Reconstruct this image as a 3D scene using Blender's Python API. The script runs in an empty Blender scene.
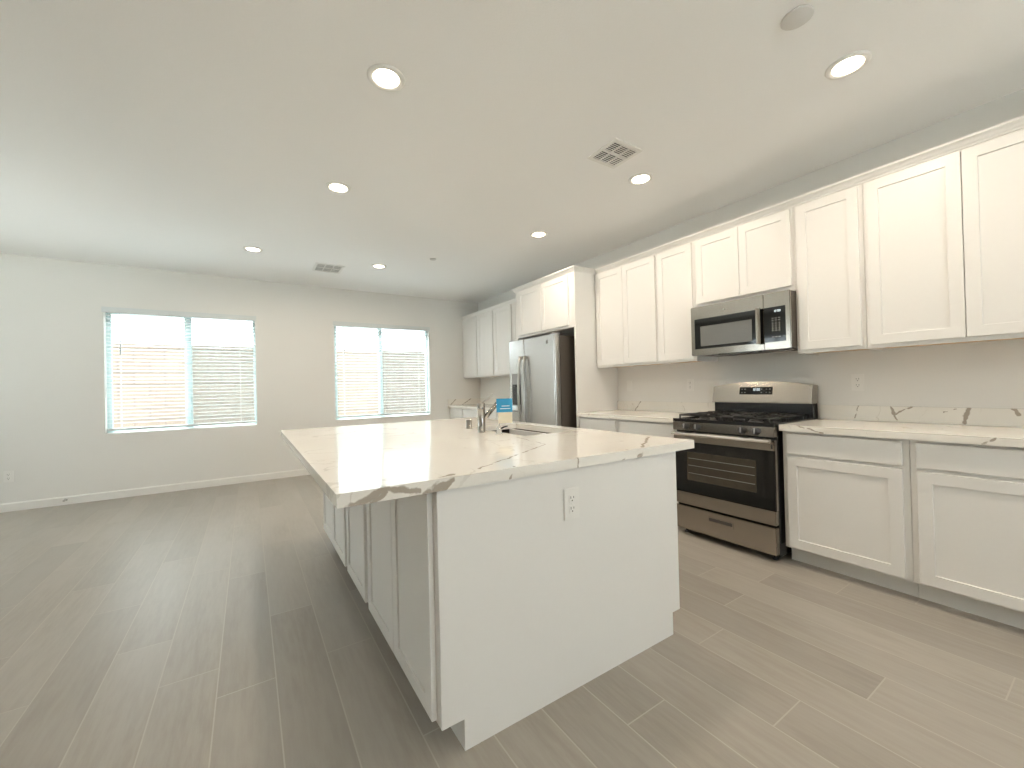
import bpy, bmesh, math, random
from mathutils import Vector, Matrix
random.seed(7)
SC = bpy.context.scene
COL = SC.collection

# ---------------------------------------------------------------- camera
CAM = Vector((-3.5917, 0.0, 1.2043))
Rv = Vector((0.83906884, -0.54349698, -0.02396916))
Uv = Vector((0.01582733, -0.01965294, 0.99968158))
Fv = Vector((0.54379498, 0.83918103, 0.00788807))
cam = bpy.data.cameras.new('camera')
cam.sensor_fit = 'HORIZONTAL'; cam.sensor_width = 36.0
cam.lens = 407.186 / 1024 * 36.0
cam.clip_start = 0.02
camo = bpy.data.objects.new('camera', cam); COL.objects.link(camo)
camo.matrix_world = Matrix(((Rv.x, Uv.x, -Fv.x, CAM.x), (Rv.y, Uv.y, -Fv.y, CAM.y),
                            (Rv.z, Uv.z, -Fv.z, CAM.z), (0, 0, 0, 1)))
SC.camera = camo

# ---------------------------------------------------------------- world, sun, exposure
w = bpy.data.worlds.new('sky'); SC.world = w; w.use_nodes = True
bg = w.node_tree.nodes['Background']
bg.inputs[0].default_value = (0.90, 0.96, 1.0, 1); bg.inputs[1].default_value = 6.0
sun = bpy.data.lights.new('sun', 'SUN'); sun.energy = 37.0; sun.angle = 0.01; sun.color = (0.92, 0.975, 1.0)
suno = bpy.data.objects.new('sun', sun); COL.objects.link(suno)
suno.rotation_euler = Vector((0.15, -0.44, -0.90)).to_track_quat('-Z', 'Y').to_euler()
suno.location = (-6, 12, 9)
SC.view_settings.view_transform = 'Standard'; SC.view_settings.look = 'None'
SC.view_settings.gamma = 1.0; SC.view_settings.use_curve_mapping = False
SC.view_settings.exposure = 0.38
LAMP_W = 8.3
LAMP_COL = (1.0, 0.855, 0.69)
SC.cycles.max_bounces = 10; SC.cycles.diffuse_bounces = 6; SC.cycles.glossy_bounces = 5
SC.cycles.transparent_max_bounces = 16
SC.cycles.use_denoising = True
SC.cycles.sample_clamp_indirect = 6.0

# ---------------------------------------------------------------- materials
def newmat(name):
    m = bpy.data.materials.new(name); m.use_nodes = True
    return m, m.node_tree, m.node_tree.nodes['Principled BSDF']
def N(nt, t, **kw):
    n = nt.nodes.new(t)
    for k, v in kw.items(): setattr(n, k, v)
    return n
def pos(nt, scale=(1, 1, 1)):
    g = N(nt, 'ShaderNodeNewGeometry'); mp = N(nt, 'ShaderNodeMapping')
    mp.inputs['Scale'].default_value = scale
    nt.links.new(g.outputs['Position'], mp.inputs[0]); return mp.outputs[0]
def mixc(nt, fac, a, b):
    m = N(nt, 'ShaderNodeMix', data_type='RGBA')
    for s, v in ((m.inputs[0], fac), (m.inputs[6], a), (m.inputs[7], b)):
        if hasattr(v, 'links'): nt.links.new(v, s)
        else: s.default_value = v if not isinstance(v, tuple) else (*v, 1)[:4]
    return m.outputs[2]
def noise(nt, vec, scale, detail=3, rough=0.5):
    n = N(nt, 'ShaderNodeTexNoise'); nt.links.new(vec, n.inputs['Vector'])
    n.inputs['Scale'].default_value = scale; n.inputs['Detail'].default_value = detail
    n.inputs['Roughness'].default_value = rough; return n.outputs['Fac']
def mathn(nt, op, a, b=None, clamp=False):
    m = N(nt, 'ShaderNodeMath', operation=op, use_clamp=clamp)
    for i, v in enumerate((a, b)):
        if v is None: continue
        if hasattr(v, 'links'): nt.links.new(v, m.inputs[i])
        else: m.inputs[i].default_value = v
    return m.outputs[0]
def ramp(nt, fac, a, b):      # smooth map a..b -> 0..1
    m = N(nt, 'ShaderNodeMapRange', interpolation_type='SMOOTHSTEP')
    nt.links.new(fac, m.inputs[0]); m.inputs[1].default_value = a; m.inputs[2].default_value = b
    return m.outputs[0]
def simple(name, col, rough=0.5, metal=0.0, nscale=(40, 40, 40), var=0.04, bump=0.0, bscale=1.0, coat=0.0):
    m, nt, b = newmat(name)
    p = pos(nt, nscale)
    nf = noise(nt, p, 1.0)
    d = tuple(max(0, c * (1 - var)) for c in col); l = tuple(min(1, c * (1 + var)) for c in col)
    nt.links.new(mixc(nt, nf, d, l), b.inputs['Base Color'])
    b.inputs['Roughness'].default_value = rough; b.inputs['Metallic'].default_value = metal
    b.inputs['Coat Weight'].default_value = coat
    if bump:
        bp = N(nt, 'ShaderNodeBump'); bp.inputs['Strength'].default_value = bump
        bp.inputs['Distance'].default_value = 0.002 * bscale
        nt.links.new(nf, bp.inputs['Height']); nt.links.new(bp.outputs[0], b.inputs['Normal'])
    return m
def emis(name, col, strength):
    m, nt, b = newmat(name)
    b.inputs['Base Color'].default_value = (*col, 1)
    b.inputs['Emission Color'].default_value = (*col, 1); b.inputs['Emission Strength'].default_value = strength
    return m

M = {}
M['wall'] = simple('wall_paint', (0.76, 0.75, 0.72), 0.6, nscale=(140, 140, 140), var=0.01, bump=0.35)
M['ceiling'] = simple('ceiling_paint', (0.91, 0.905, 0.895), 0.8, nscale=(110, 110, 110), var=0.01, bump=0.4)
M['trim'] = simple('trim_paint', (0.78, 0.77, 0.74), 0.4, var=0.01)
M['cabinet'] = simple('cabinet_paint', (0.78, 0.77, 0.745), 0.38, nscale=(60, 60, 60), var=0.01, bump=0.04)
M['toe_paint'] = simple('toe_kick_paint', (0.78, 0.78, 0.76), 0.5, var=0.01)  # nearly the same off-white as the cabinets
M['maple'] = simple('raw_maple', (0.62, 0.42, 0.24), 0.6, nscale=(60, 4, 60), var=0.12)
M['vinyl'] = simple('window_vinyl', (0.50, 0.60, 0.60), 0.35, var=0.01)
M['slat'] = simple('blind_slat', (0.67, 0.70, 0.70), 0.45, var=0.01)
M['cord'] = simple('blind_cord', (0.75, 0.78, 0.78), 0.7)
M['wand'] = simple('blind_wand', (0.22, 0.24, 0.24), 0.3)
M['nickel'] = simple('polished_nickel', (0.42, 0.40, 0.37), 0.16, 1.0)
M['plastic'] = simple('white_plastic', (0.80, 0.79, 0.76), 0.35, var=0.01)
M['slot'] = simple('dark_slot', (0.06, 0.055, 0.05), 0.6)
M['black'] = simple('black_enamel', (0.012, 0.012, 0.013), 0.22)
M['iron'] = simple('cast_iron', (0.02, 0.02, 0.02), 0.5, nscale=(300, 300, 300), bump=0.2)
M['glass_black'] = simple('black_glass', (0.008, 0.009, 0.009), 0.06)
M['oven_window'] = simple('oven_window_glass', (0.055, 0.045, 0.032), 0.12, nscale=(25, 25, 25), var=0.25)  # brown tone paints in the floor's reflection
M['micro_window'] = simple('microwave_window_mesh', (0.16, 0.165, 0.16), 0.25)
M['chrome'] = simple('chrome', (0.78, 0.78, 0.76), 0.12, 1.0)
M['chrome_dull'] = simple('brushed_nickel', (0.50, 0.49, 0.46), 0.3, 1.0)
M['fridge_side'] = simple('fridge_side_grey', (0.10, 0.085, 0.07), 0.5, nscale=(300, 300, 300), bump=0.15)
M['dark_plastic'] = simple('dark_plastic', (0.03, 0.03, 0.032), 0.4)
M['grey_plastic'] = simple('grey_plastic', (0.30, 0.30, 0.30), 0.4)
M['display'] = emis('display_digits', (0.75, 0.82, 0.85), 0.7)
M['mark'] = simple('printed_marks', (0.55, 0.55, 0.53), 0.5)
M['blue_tag'] = simple('blue_card', (0.02, 0.28, 0.52), 0.5, nscale=(30, 30, 30), var=0.1)
M['cream_tag'] = simple('cream_card', (0.74, 0.68, 0.52), 0.6, nscale=(30, 30, 30), var=0.06)
M['white_print'] = simple('white_ink', (0.75, 0.85, 0.9), 0.5)
M['gravel'] = simple('gravel', (0.80, 0.77, 0.72), 0.9, nscale=(30, 30, 30), var=0.12)
M['plate_grey'] = simple('pale_grey_plastic', (0.66, 0.645, 0.625), 0.5)  # even pale grey for the round ceiling plates
M['duct_shade'] = simple('duct_shade_paint', (0.05, 0.05, 0.05), 0.7)
M['lamp_on'] = emis('downlight_glow', (1.0, 0.86, 0.66), 9.0)
M['rubber'] = simple('rubber', (0.12, 0.11, 0.10), 0.7)

def steel(name, col, rough, sc):
    m, nt, b = newmat(name)
    p = pos(nt, sc); nf = noise(nt, p, 1.0, 4, 0.6)
    nt.links.new(mixc(nt, nf, tuple(c * 0.975 for c in col), tuple(min(1, c * 1.025) for c in col)), b.inputs['Base Color'])
    b.inputs['Metallic'].default_value = 1.0
    r = N(nt, 'ShaderNodeMapRange'); nt.links.new(nf, r.inputs[0])
    r.inputs[3].default_value = rough - 0.03; r.inputs[4].default_value = rough + 0.03
    nt.links.new(r.outputs[0], b.inputs['Roughness'])
    bp = N(nt, 'ShaderNodeBump'); bp.inputs['Strength'].default_value = 0.03; bp.inputs['Distance'].default_value = 0.0004
    nt.links.new(nf, bp.inputs['Height']); nt.links.new(bp.outputs[0], b.inputs['Normal'])
    return m
M['steel'] = steel('brushed_steel', (0.42, 0.385, 0.34), 0.18, (1500, 40, 1500))
M['steel_v'] = steel('brushed_steel_fridge', (0.55, 0.54, 0.525), 0.27, (1500, 40, 1500))
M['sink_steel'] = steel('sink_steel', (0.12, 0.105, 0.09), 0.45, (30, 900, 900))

# marble-look quartz
m, nt, b = newmat('veined_quartz'); M['quartz'] = m
p = pos(nt)
wn = N(nt, 'ShaderNodeTexNoise'); nt.links.new(p, wn.inputs['Vector']); wn.inputs['Scale'].default_value = 2.2; wn.inputs['Detail'].default_value = 5
add = N(nt, 'ShaderNodeVectorMath', operation='MULTIPLY_ADD')
nt.links.new(wn.outputs['Color'], add.inputs[0]); add.inputs[1].default_value = (0.55, 0.55, 0.55)
nt.links.new(p, add.inputs[2]); wp = add.outputs[0]
def vein(scale, width, mask_scale, m0, m1):
    n1 = noise(nt, wp, scale, 2, 0.45)
    d = mathn(nt, 'ABSOLUTE', mathn(nt, 'SUBTRACT', n1, 0.5))
    wv = mathn(nt, 'MULTIPLY', ramp(nt, noise(nt, wp, scale * 2.1, 2), 0.4, 0.7), width)
    wv = mathn(nt, 'ADD', wv, width * 0.18)
    q = mathn(nt, 'DIVIDE', d, wv)
    line = mathn(nt, 'SUBTRACT', 1.0, ramp(nt, q, 0.55, 1.1))
    mk = ramp(nt, noise(nt, p, mask_scale, 1), m0, m1)
    return mathn(nt, 'MULTIPLY', line, mk)
v1 = vein(2.4, 0.013, 1.9, 0.47, 0.56)
v2 = vein(4.6, 0.0075, 2.3, 0.47, 0.58)
rn = N(nt, 'ShaderNodeTexNoise'); nt.links.new(p, rn.inputs['Vector']); rn.inputs['Scale'].default_value = 22; rn.inputs['Detail'].default_value = 3
ra = N(nt, 'ShaderNodeVectorMath', operation='MULTIPLY_ADD')
nt.links.new(rn.outputs['Color'], ra.inputs[0]); ra.inputs[1].default_value = (0.03, 0.03, 0.03)
sh = N(nt, 'ShaderNodeVectorMath', operation='SUBTRACT'); nt.links.new(p, sh.inputs[0]); sh.inputs[1].default_value = (0.015, 0.015, 0.015)
nt.links.new(sh.outputs[0], ra.inputs[2]); rp = ra.outputs[0]
wmod = mathn(nt, 'ADD', mathn(nt, 'MULTIPLY', noise(nt, p, 30.0, 2), 1.6), 0.2)
def segment(A, B, w_):      # one named vein of the slab: distance to a ragged line
    A = Vector(A); B = Vector(B); d = B - A
    s1 = N(nt, 'ShaderNodeVectorMath', operation='SUBTRACT'); nt.links.new(rp, s1.inputs[0]); s1.inputs[1].default_value = A
    dt = N(nt, 'ShaderNodeVectorMath', operation='DOT_PRODUCT'); nt.links.new(s1.outputs[0], dt.inputs[0]); dt.inputs[1].default_value = d / d.length_squared
    t_ = mathn(nt, 'ADD', dt.outputs['Value'], 0.0, True)
    sc = N(nt, 'ShaderNodeVectorMath', operation='SCALE'); sc.inputs[0].default_value = d; nt.links.new(t_, sc.inputs['Scale'])
    s2 = N(nt, 'ShaderNodeVectorMath', operation='DISTANCE'); nt.links.new(s1.outputs[0], s2.inputs[0]); nt.links.new(sc.outputs[0], s2.inputs[1])
    return mathn(nt, 'DIVIDE', s2.outputs['Value'], w_ * 1.35)
VE = [((-3.105, 1.231, .872), (-3.035, 1.231, .908), .008), ((-3.340, 1.232, .872), (-3.255, 1.235, .912), .011), ((-3.250, 1.235, .912), (-3.150, 1.232, .886), .007), ((-3.290, 1.232, .874), (-3.250, 1.232, .900), .005),
      ((-3.130, 1.232, .874), (-3.020, 1.27, .915), .011), ((-2.815, 1.232, .872), (-2.780, 1.25, .918), .0045), ((-2.487, 1.232, .872), (-2.492, 1.235, .918), .003),
      ((-2.230, 1.232, .872), (-2.180, 1.25, .918), .004), ((-2.120, 1.232, .872), (-2.060, 1.26, .916), .010), ((-2.06, 1.26, .915), (-1.76, 1.47, .915), .006),
      ((-2.900, 1.30, .915), (-2.350, 1.62, .915), .004), ((-2.350, 1.62, .915), (-2.30, 1.95, .915), .003), ((-3.25, 2.9, .915), (-2.75, 3.15, .915), .004),
      ((-.02, 1.095, .93), (-.02, 1.070, 1.02), .003), ((-.02, .903, 1.022), (-.02, .890, .970), .006), ((-.02, .890, .970), (-.02, .874, .93), .004), ((-.02, .885, .962), (-.02, .800, 1.022), .004),
      ((-.02, .556, 1.022), (-.02, .575, .93), .009), ((-.02, .390, 1.022), (-.02, .372, .984), .006), ((-.02, .66, .99), (-.02, .60, 1.01), .0025),
      ((-.02, 3.34, .91), (-.02, 3.276, 1.02), .004), ((-.02, 3.033, .915), (-.02, 2.949, 1.016), .004), ((-.654, 1.20, .914), (-.654, 1.06, .878), .004),
      ((-.654, .42, .878), (-.654, .375, .912), .004), ((-.654, 3.12, .878), (-.655, 3.09, .915), .003), ((-.61, 6.607, .915), (-.50, 6.607, 1.02), .005), ((-.38, 6.607, .915), (-.2, 6.607, 1.02), .005)]
mn = None
for A, B, w_ in VE:
    q_ = segment(A, B, w_); mn = q_ if mn is None else mathn(nt, 'MINIMUM', mn, q_)
v3 = mathn(nt, 'SUBTRACT', 1.0, ramp(nt, mathn(nt, 'DIVIDE', mn, wmod), 0.65, 1.15))
base = mixc(nt, noise(nt, p, 3.0, 3), (0.80, 0.77, 0.71), (0.86, 0.84, 0.79))
c1 = mixc(nt, mathn(nt, 'MULTIPLY', v2, 0.28), base, (0.42, 0.36, 0.28))
c1 = mixc(nt, mathn(nt, 'MULTIPLY', v1, 0.30), c1, (0.36, 0.31, 0.26))
c2 = mixc(nt, mathn(nt, 'MULTIPLY', v3, 0.88), c1, (0.34, 0.29, 0.23))
nt.links.new(c2, b.inputs['Base Color']); b.inputs['Roughness'].default_value = 0.09
b.inputs['IOR'].default_value = 1.55

# floor plank porcelain
m, nt, b = newmat('plank_tile'); M['plank'] = m
at = N(nt, 'ShaderNodeAttribute', attribute_name='rnd')
g = N(nt, 'ShaderNodeNewGeometry')
off = N(nt, 'ShaderNodeVectorMath', operation='MULTIPLY_ADD')
cmb = N(nt, 'ShaderNodeCombineXYZ')
for i in range(3): nt.links.new(at.outputs['Fac'], cmb.inputs[i])
nt.links.new(cmb.outputs[0], off.inputs[0]); off.inputs[1].default_value = (37, 53, 11); nt.links.new(g.outputs['Position'], off.inputs[2])
mp = N(nt, 'ShaderNodeMapping'); nt.links.new(off.outputs[0], mp.inputs[0]); mp.inputs['Scale'].default_value = (45, 5, 1)
gr = noise(nt, mp.outputs[0], 1.0, 6, 0.65)
mp2 = N(nt, 'ShaderNodeMapping'); nt.links.new(off.outputs[0], mp2.inputs[0]); mp2.inputs['Scale'].default_value = (5, 1.2, 1)
cl = noise(nt, mp2.outputs[0], 1.0, 3)
ca = mixc(nt, ramp(nt, gr, 0.3, 0.7), (0.290, 0.263, 0.226), (0.340, 0.312, 0.272))
cb = mixc(nt, mathn(nt, 'MULTIPLY', ramp(nt, cl, 0.35, 0.7), 0.5), ca, (0.36, 0.335, 0.30))
hv = N(nt, 'ShaderNodeHueSaturation'); nt.links.new(cb, hv.inputs['Color'])
nt.links.new(mathn(nt, 'ADD', mathn(nt, 'MULTIPLY', at.outputs['Fac'], 0.16), 0.92), hv.inputs['Value'])
nt.links.new(hv.outputs[0], b.inputs['Base Color'])
rr = N(nt, 'ShaderNodeMapRange'); nt.links.new(gr, rr.inputs[0]); rr.inputs[3].default_value = 0.29; rr.inputs[4].default_value = 0.42
nt.links.new(rr.outputs[0], b.inputs['Roughness'])
bp_ = N(nt, 'ShaderNodeBump'); bp_.inputs['Strength'].default_value = 0.12; bp_.inputs['Distance'].default_value = 0.002
nt.links.new(gr, bp_.inputs['Height']); nt.links.new(bp_.outputs[0], b.inputs['Normal'])
M['grout'] = simple('grout', (0.45, 0.42, 0.375), 0.85)

# concrete block garden wall
m, nt, b = newmat('block_masonry'); M['block'] = m
g = N(nt, 'ShaderNodeNewGeometry'); sx = N(nt, 'ShaderNodeSeparateXYZ'); nt.links.new(g.outputs['Position'], sx.inputs[0])
cx = N(nt, 'ShaderNodeCombineXYZ'); nt.links.new(sx.outputs[0], cx.inputs[0]); nt.links.new(sx.outputs[2], cx.inputs[1])
br = N(nt, 'ShaderNodeTexBrick'); nt.links.new(cx.outputs[0], br.inputs['Vector'])
br.inputs['Scale'].default_value = 1.0; br.inputs['Brick Width'].default_value = 0.40; br.inputs['Row Height'].default_value = 0.20
br.inputs['Mortar Size'].default_value = 0.008
br.inputs['Color1'].default_value = (0.145, 0.112, 0.088, 1); br.inputs['Color2'].default_value = (0.13, 0.10, 0.078, 1)
br.inputs['Mortar'].default_value = (0.075, 0.06, 0.048, 1)
nt.links.new(br.outputs[0], b.inputs['Base Color']); b.inputs['Roughness'].default_value = 0.9

# thin window glass and insect screen
def thin(name, gloss, tint, op=None):
    m = bpy.data.materials.new(name); m.use_nodes = True; nt = m.node_tree
    nt.nodes.clear(); o = N(nt, 'ShaderNodeOutputMaterial')
    tr = N(nt, 'ShaderNodeBsdfTransparent'); tr.inputs[0].default_value = (*tint, 1)
    mx = N(nt, 'ShaderNodeMixShader')
    if op is None:
        gl = N(nt, 'ShaderNodeBsdfGlossy'); gl.inputs['Roughness'].default_value = 0.0
        lw = N(nt, 'ShaderNodeLayerWeight')      # Schlick reflectance, the same from both faces
        f5 = mathn(nt, 'POWER', lw.outputs['Facing'], 5.0)
        nt.links.new(mathn(nt, 'ADD', mathn(nt, 'MULTIPLY', f5, 0.96), 0.04), mx.inputs[0])
    else:
        gl = N(nt, 'ShaderNodeBsdfDiffuse'); gl.inputs[0].default_value = (0.16, 0.18, 0.18, 1)
        mx.inputs[0].default_value = op
    nt.links.new(tr.outputs[0], mx.inputs[1]); nt.links.new(gl.outputs[0], mx.inputs[2])
    nt.links.new(mx.outputs[0], o.inputs[0]); return m
M['glass'] = thin('window_glass', 1, (0.95, 0.98, 0.98))
M['screen'] = thin('insect_screen_mesh', 0, (1, 1, 1), 0.42)

# ---------------------------------------------------------------- mesh helpers (world coordinates)
def BM(): return bmesh.new()
def box(bm, x0, x1, y0, y1, z0, z1, bev=0.0):
    if x0 > x1: x0, x1 = x1, x0
    if y0 > y1: y0, y1 = y1, y0
    if z0 > z1: z0, z1 = z1, z0
    t = bmesh.new(); bmesh.ops.create_cube(t, size=1.0)
    for v in t.verts:
        v.co = Vector(((x0 + x1) / 2 + v.co.x * (x1 - x0), (y0 + y1) / 2 + v.co.y * (y1 - y0), (z0 + z1) / 2 + v.co.z * (z1 - z0)))
    if bev: bmesh.ops.bevel(t, geom=t.edges[:], offset=bev, segments=2, affect='EDGES')
    merge(bm, t)
def merge(bm, t):
    mp = {}
    for v in t.verts: mp[v] = bm.verts.new(v.co)
    for f in t.faces:
        try:
            nf = bm.faces.new([mp[v] for v in f.verts]); nf.smooth = f.smooth; nf.material_index = f.material_index
        except ValueError: pass
    t.free()
def lathe(bm, c, prof, axis='z', seg=32, smooth=True):
    """prof: list of (radius, distance along axis)"""
    ax = {'x': Vector((1, 0, 0)), 'y': Vector((0, 1, 0)), 'z': Vector((0, 0, 1))}[axis] if isinstance(axis, str) else axis.normalized()
    a = ax.orthogonal().normalized(); b2 = ax.cross(a); c = Vector(c)
    rings = []
    for r, h in prof:
        if r < 1e-6: rings.append([bm.verts.new(c + ax * h)])
        else: rings.append([bm.verts.new(c + ax * h + (a * math.cos(2 * math.pi * i / seg) + b2 * math.sin(2 * math.pi * i / seg)) * r) for i in range(seg)])
    for A, B in zip(rings, rings[1:]):
        for i in range(seg):
            j = (i + 1) % seg
            try:
                if len(A) == 1 and len(B) == 1: continue
                if len(A) == 1: f = bm.faces.new((A[0], B[i], B[j]))
                elif len(B) == 1: f = bm.faces.new((A[i], A[j], B[0]))
                else: f = bm.faces.new((A[i], A[j], B[j], B[i]))
                f.smooth = smooth
            except ValueError: pass
def tube(bm, pts, r, seg=12, caps=True):
    pts = [Vector(p) for p in pts]; rings = []; prev = None
    for i, p in enumerate(pts):
        d = (pts[min(i + 1, len(pts) - 1)] - pts[max(i - 1, 0)]).normalized()
        a = d.orthogonal().normalized() if prev is None else (prev - d * prev.dot(d)).normalized()
        prev = a; b2 = d.cross(a); rad = r[i] if isinstance(r, (list, tuple)) else r
        rings.append([bm.verts.new(p + (a * math.cos(2 * math.pi * k / seg) + b2 * math.sin(2 * math.pi * k / seg)) * rad) for k in range(seg)])
    for A, B in zip(rings, rings[1:]):
        for i in range(seg):
            f = bm.faces.new((A[i], A[(i + 1) % seg], B[(i + 1) % seg], B[i])); f.smooth = True
    if caps:
        bm.faces.new(rings[0]); bm.faces.new(rings[-1])
def prism(bm, poly, axis, a0, a1, bev=0):
    """extrude a 2-D polygon along an axis; poly coords are the other two axes in xyz order"""
    def mk(p, a):
        if axis == 'x': return (a, p[0], p[1])
        if axis == 'y': return (p[0], a, p[1])
        return (p[0], p[1], a)
    t = bmesh.new()
    A = [t.verts.new(mk(p, a0)) for p in poly]; B = [t.verts.new(mk(p, a1)) for p in poly]
    n = len(poly)
    t.faces.new(A); t.faces.new(B[::-1])
    for i in range(n): t.faces.new((A[i], A[(i + 1) % n], B[(i + 1) % n], B[i]))
    if bev: bmesh.ops.bevel(t, geom=t.edges[:], offset=bev, segments=2, affect='EDGES')
    merge(bm, t)
def build(name, bm, mat, parent=None, kind=None, norm=True):
    if norm: bmesh.ops.recalc_face_normals(bm, faces=bm.faces[:])
    me = bpy.data.meshes.new(name)
    if parent is not None:
        o0 = Vector(parent.get('_o', parent.location))
        for v in bm.verts: v.co -= o0
    bm.to_mesh(me); bm.free()
    for mm in (mat if isinstance(mat, (list, tuple)) else [mat]): me.materials.append(M[mm])
    o = bpy.data.objects.new(name, me); COL.objects.link(o)
    if parent is not None: o.parent = parent
    if kind: o['kind'] = kind
    return o
ORG = {}
def thing(name, label, cat, loc=(0, 0, 0), group=None, kind=None):
    o = bpy.data.objects.new(name, None); COL.objects.link(o); o.location = loc; o.empty_display_size = 0.05
    if label: o['label'] = label
    if cat: o['category'] = cat
    if group: o['group'] = group
    if kind: o['kind'] = kind
    return o
def part(name, bm, mat, root, parent=None, kind=None, label=None):
    """child of root (or of a part of it); geometry given in world coordinates"""
    for v in bm.verts: v.co -= root.location
    bmesh.ops.recalc_face_normals(bm, faces=bm.faces[:])
    me = bpy.data.meshes.new(name); bm.to_mesh(me); bm.free()
    for mm in (mat if isinstance(mat, (list, tuple)) else [mat]): me.materials.append(M[mm])
    o = bpy.data.objects.new(name, me); COL.objects.link(o); o.parent = parent or root
    if kind: o['kind'] = kind
    if label: o['label'] = label
    return o
def solo(name, bm, mat, label, cat, group=None):
    """a thing that is one mesh; origin moved to the centre of its base"""
    bmesh.ops.recalc_face_normals(bm, faces=bm.faces[:])
    xs = [v.co.x for v in bm.verts]; ys = [v.co.y for v in bm.verts]; zs = [v.co.z for v in bm.verts]
    c = Vector(((min(xs) + max(xs)) / 2, (min(ys) + max(ys)) / 2, min(zs)))
    for v in bm.verts: v.co -= c
    me = bpy.data.meshes.new(name); bm.to_mesh(me); bm.free()
    for mm in (mat if isinstance(mat, (list, tuple)) else [mat]): me.materials.append(M[mm])
    o = bpy.data.objects.new(name, me); COL.objects.link(o); o.location = c
    o['label'] = label; o['category'] = cat
    if group: o['group'] = group
    return o
def copy_tree(o, loc, label):
    c = o.copy(); COL.objects.link(c); c.location = loc; c['label'] = label
    for ch in o.children:
        d = ch.copy(); COL.objects.link(d); d.parent = c
        for g2 in ch.children:
            e = g2.copy(); COL.objects.link(e); e.parent = d
    return c
def rings_loft(bm, xb, s, y0, y1, z0, z1, rings):
    """door/drawer face: rings of (inset, depth) from the back plane xb outwards along s*X"""
    R = []
    for ins, d in rings:
        x = xb + s * d
        R.append([bm.verts.new((x, y, z)) for y, z in ((y0 + ins, z0 + ins), (y1 - ins, z0 + ins), (y1 - ins, z1 - ins), (y0 + ins, z1 - ins))])
    for A, B in zip(R, R[1:]):
        for i in range(4): bm.faces.new((A[i], A[(i + 1) % 4], B[(i + 1) % 4], B[i]))
    bm.faces.new(R[0][::-1]); bm.faces.new(R[-1])
T = 0.019; ST = 0.057
def shaker(bm, xb, s, y0, y1, z0, z1):
    rings_loft(bm, xb, s, y0, y1, z0, z1, [(0, 0), (0, T - .0015), (.0015, T), (ST, T), (ST + .0015, T - .007), (ST + .003, T - .0075)])
def slabfront(bm, xb, s, y0, y1, z0, z1):
    rings_loft(bm, xb, s, y0, y1, z0, z1, [(0, 0), (0, T - .0015), (.0015, T)])
def grid_solid(bm, us, vs, holes, a0, a1, axis):
    """solid wall / slab in a grid of cells with some cells left open"""
    def mk(u, v, a):
        if axis == 'y': return (u, a, v)
        if axis == 'z': return (u, v, a)
        return (a, u, v)
    V = {}
    def vt(i, j, k):
        if (i, j, k) not in V: V[(i, j, k)] = bm.verts.new(mk(us[i], vs[j], (a0, a1)[k]))
        return V[(i, j, k)]
    nu, nv = len(us) - 1, len(vs) - 1
    solid = lambda i, j: 0 <= i < nu and 0 <= j < nv and (i, j) not in holes
    for i in range(nu):
        for j in range(nv):
            if not solid(i, j): continue
            for k in (0, 1): bm.faces.new([vt(i, j, k), vt(i + 1, j, k), vt(i + 1, j + 1, k), vt(i, j + 1, k)])
            for di, dj, e in ((-1, 0, ((i, j), (i, j + 1))), (1, 0, ((i + 1, j), (i + 1, j + 1))), (0, -1, ((i, j), (i + 1, j))), (0, 1, ((i, j + 1), (i + 1, j + 1)))):
                if not solid(i + di, j + dj):
                    (p, q), (r, t) = e
                    bm.faces.new([vt(p, q, 0), vt(r, t, 0), vt(r, t, 1), vt(p, q, 1)])

# ---------------------------------------------------------------- room shell
H = 2.773; D = 6.627; XL = -7.3; YB = -3.6
WIN = [(-5.010, -3.497), (-2.487, -0.972)]
WZ0, WZ1 = 0.765, 2.250

# floor: staggered plank tiles with grout joints
bm = BM(); lay = bm.faces.layers.float.new('rnd')
PW = 0.2055; PL = 1.230; G = 0.0024
joint = {0: .955, 1: 1.271, 2: 1.525, 3: 1.243, 4: .581, 5: 1.131, 6: .72, 7: .2, 8: 1.010, 9: .45, 10: .9, 11: .15, 12: 2.063, 13: 2.580,
         14: 2.014, 15: 2.226, 16: 2.620, 17: 3.170, 18: 2.4, 19: 2.9}
kmin = -4; kmax = int((-0.635 - XL) / PW) + 1
def fq(x0, x1, y0, y1, mi, r):
    x0 = max(x0, XL); x1 = min(x1, 0.0); y0 = max(y0, YB); y1 = min(y1, D)
    if x1 - x0 < 1e-5 or y1 - y0 < 1e-5: return
    f = bm.faces.new([bm.verts.new((x0, y0, 0)), bm.verts.new((x1, y0, 0)), bm.verts.new((x1, y1, 0)), bm.verts.new((x0, y1, 0))])
    f.material_index = mi; f[lay] = r
for k in range(kmin, kmax):
    xr = -0.635 - PW * k; xl = xr - PW
    j0 = joint.get(k, random.uniform(0, PL)); j0 -= PL * math.ceil((j0 - YB) / PL)
    fq(xr - G, xr + G, YB, D, 1, 0)
    y = j0
    while y < D:
        fq(xl + G, xr - G, y + G, y + PL - G, 0, random.random())
        fq(xl + G, xr - G, y - G, y + G, 1, 0)
        y += PL
build('floor', bm, ['plank', 'grout'], kind='structure', norm=False)
bm = BM(); box(bm, XL - .15, .15, YB - .15, D + .15, -.2, -.002); build('trim_4', bm, 'trim', kind='structure').name = 'floor_slab'

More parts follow.
